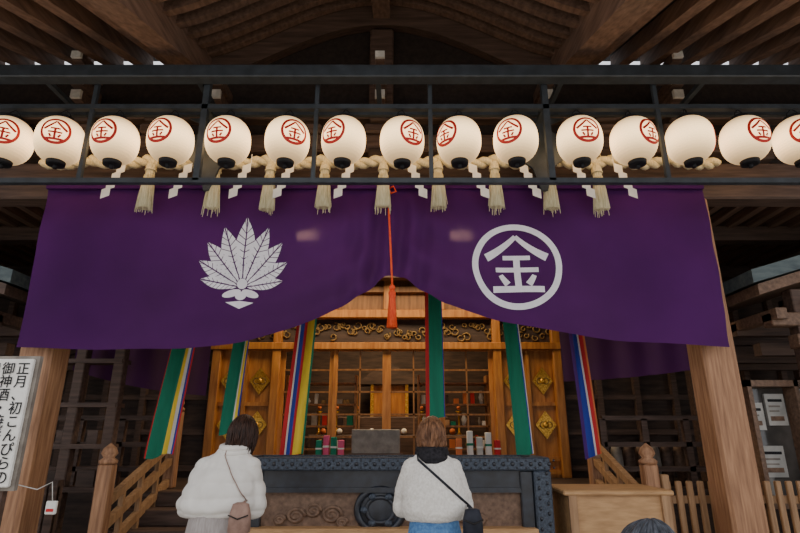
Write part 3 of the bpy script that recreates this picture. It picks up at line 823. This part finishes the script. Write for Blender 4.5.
    if scarf:
        b.loft([(0,ly(1.4)-.10,1.375,.02,.012),(0,ly(1.4)-.092,1.39,.06,.028),(0,ly(1.42)-.075,1.42,.09,.042),(0,ly(1.45)-.05,1.455,.098,.056),(0,ly(1.47)-.03,1.48,.085,.06),(0,ly(1.48)-.01,1.495,.06,.05)],'scarf',28,fn=lambda t,z:1+.05*math.sin(t*5+z*60))
        for dz,r_ in ((.0,.095),(.025,.088)):
            b.tube([(hx*.7+r_*math.cos(t),ly(1.45)+.01+r_*.95*math.sin(t),1.445+dz+.012*math.sin(t)) for t in [k*2*pi/28 for k in range(29)]],.020,'scarf',10)
        b.obj('hood',E)
    else:
        rr=.086
        for dz,r_ in ((0,rr),(.03,rr-.006)):
            b.tube([(hx*.7+r_*math.cos(t),ly(1.45)+hy*.3+r_*1.02*math.sin(t),1.45+dz+.012*math.sin(t)) for t in [k*2*pi/28 for k in range(29)]],.021,coat,10)
        b.obj('collar',E)
    if bag:
        bx_,bz_,bm,sx,sz,wd,bs=bag
        b=MB(); P=[]
        for k in range(15):
            t=k/14; x=sx+(bx_-sx)*t; z=sz+(bz_+.10*bs-sz)*t
            hit=bvh.ray_cast(Vector((x,-2,z)),Vector((0,1,0)))
            if hit[0] is None: P.append(Vector((x,P[-1].y if P else -.02,z)))
            else: P.append(hit[0]+Vector((0,-.008,0)))
        first=P[0]; pre=[first+Vector((-.0,.09,.035)),first+Vector((0,.03,.03))]
        for i,q in enumerate(pre):
            h=bvh.ray_cast(Vector((q.x,q.y,3)),Vector((0,0,-1)))
            if h[0]: pre[i]=h[0]+Vector((0,0,.006))
        b.tube(pre+P,wd,bm,8,flat=(1,.45))
        last=P[-1]; y=min(last.y,-.12)
        b.tube([last,(bx_,y-.01,bz_+.09*bs)],wd,bm,8)
        b.loft([(bx_,0,bz_-.10*bs,.05*bs,.028),(bx_,0,bz_-.085*bs,.075*bs,.04),(bx_,0,bz_+.02*bs,.072*bs,.038),(bx_,0,bz_+.09*bs,.055*bs,.022),(bx_,0,bz_+.10*bs,.03*bs,.01)],bm,24,mtx=Matrix.Translation((0,y-.035,0)),ex=.6)
        b.tube([(bx_-.07*bs,y-.072,bz_+.02),(bx_,y-.08,bz_-.0),(bx_+.07*bs,y-.072,bz_+.02)],.004,'eye',6)
        b.obj('shoulder_bag',E)
    return E
def dpuff(c): # soft creases of a quilted down jacket
    q=abs(math.sin(c.z*pi/.085+.6*noise.noise(Vector((c.x*4,c.y*4,c.z*2)))))
    return .010*q**.6-.005+.007*noise.noise(Vector((c.x*9+4,c.y*9,c.z*10)))+.005*noise.noise(Vector((c.x*24,c.y*24,c.z*16)))
def dfl(c):
    f=noise.noise(Vector((c.x*6+c.z*5,c.y*6,c.z*12-c.x*4)))
    return .012*f+.003*noise.noise(Vector((c.x*50,c.y*50,c.z*50)))
person('standing_woman',(-1.09,3.45,0),-.06,.965,'puffer','skirt','hair_dk',lean=.14,headoff=(.085,.0),longhair=True,skirt=True,bag=(.205,1.09,'bagt',.04,1.43,.006,.85),disp=dpuff,hem=1.075,wid=1.04)
person('standing_woman',(.205,3.5,0),.04,.96,'fleece','jeans','hair_br',lean=.12,scarf=True,bag=(.215,1.06,'bagk',-.10,1.41,.011,.8),disp=dfl,hem=1.05,wid=.94)
person('standing_child',(.625,1.45,0),0,.775,'coat_navy','jeans','hair_gr',lean=.02,tilt=.05,praying=False,disp=dfl)

# ------------------------------------------------------------ lights
w=bpy.data.worlds.new('World'); bpy.context.scene.world=w; w.use_nodes=True
bg=w.node_tree.nodes['Background']; bg.inputs['Color'].default_value=(.95,.96,1,1); bg.inputs['Strength'].default_value=1.3
sl=bpy.data.lights.new('sun','SUN'); sl.energy=4.8; sl.angle=.03; sl.color=(1,.92,.80)
so=bpy.data.objects.new('sun',sl); COL.objects.link(so); so.location=(0,0,12)
so.rotation_euler=Vector((.25,.45,1)).to_track_quat('Z','Y').to_euler()
def area(name,loc,rot,size,e,c):
    l=bpy.data.lights.new(name,'AREA'); l.shape='RECTANGLE'; l.size=size[0]; l.size_y=size[1]; l.energy=e; l.color=c
    o=bpy.data.objects.new(name,l); COL.objects.link(o); o.location=loc; o.rotation_euler=rot
area('hall_fill',(CX,8.0,4.15),(0,0,0),(4,.8),105,(1,.76,.48))  # added warm fill for the dark hall, no lamp body modelled
area('altar_fill',(CX,10.3,4.2),(0,0,0),(3,1),110,(1,.72,.42))  # unseen warm fill added to brighten the altar room
# ------------------------------------------------------------ camera
cam=bpy.data.cameras.new('camera'); co=bpy.data.objects.new('camera',cam); COL.objects.link(co)
cam.sensor_width=36; cam.lens=24; co.location=(0,0,1.5); co.rotation_euler=(math.radians(90+17.5),0,0)
bpy.context.scene.camera=co
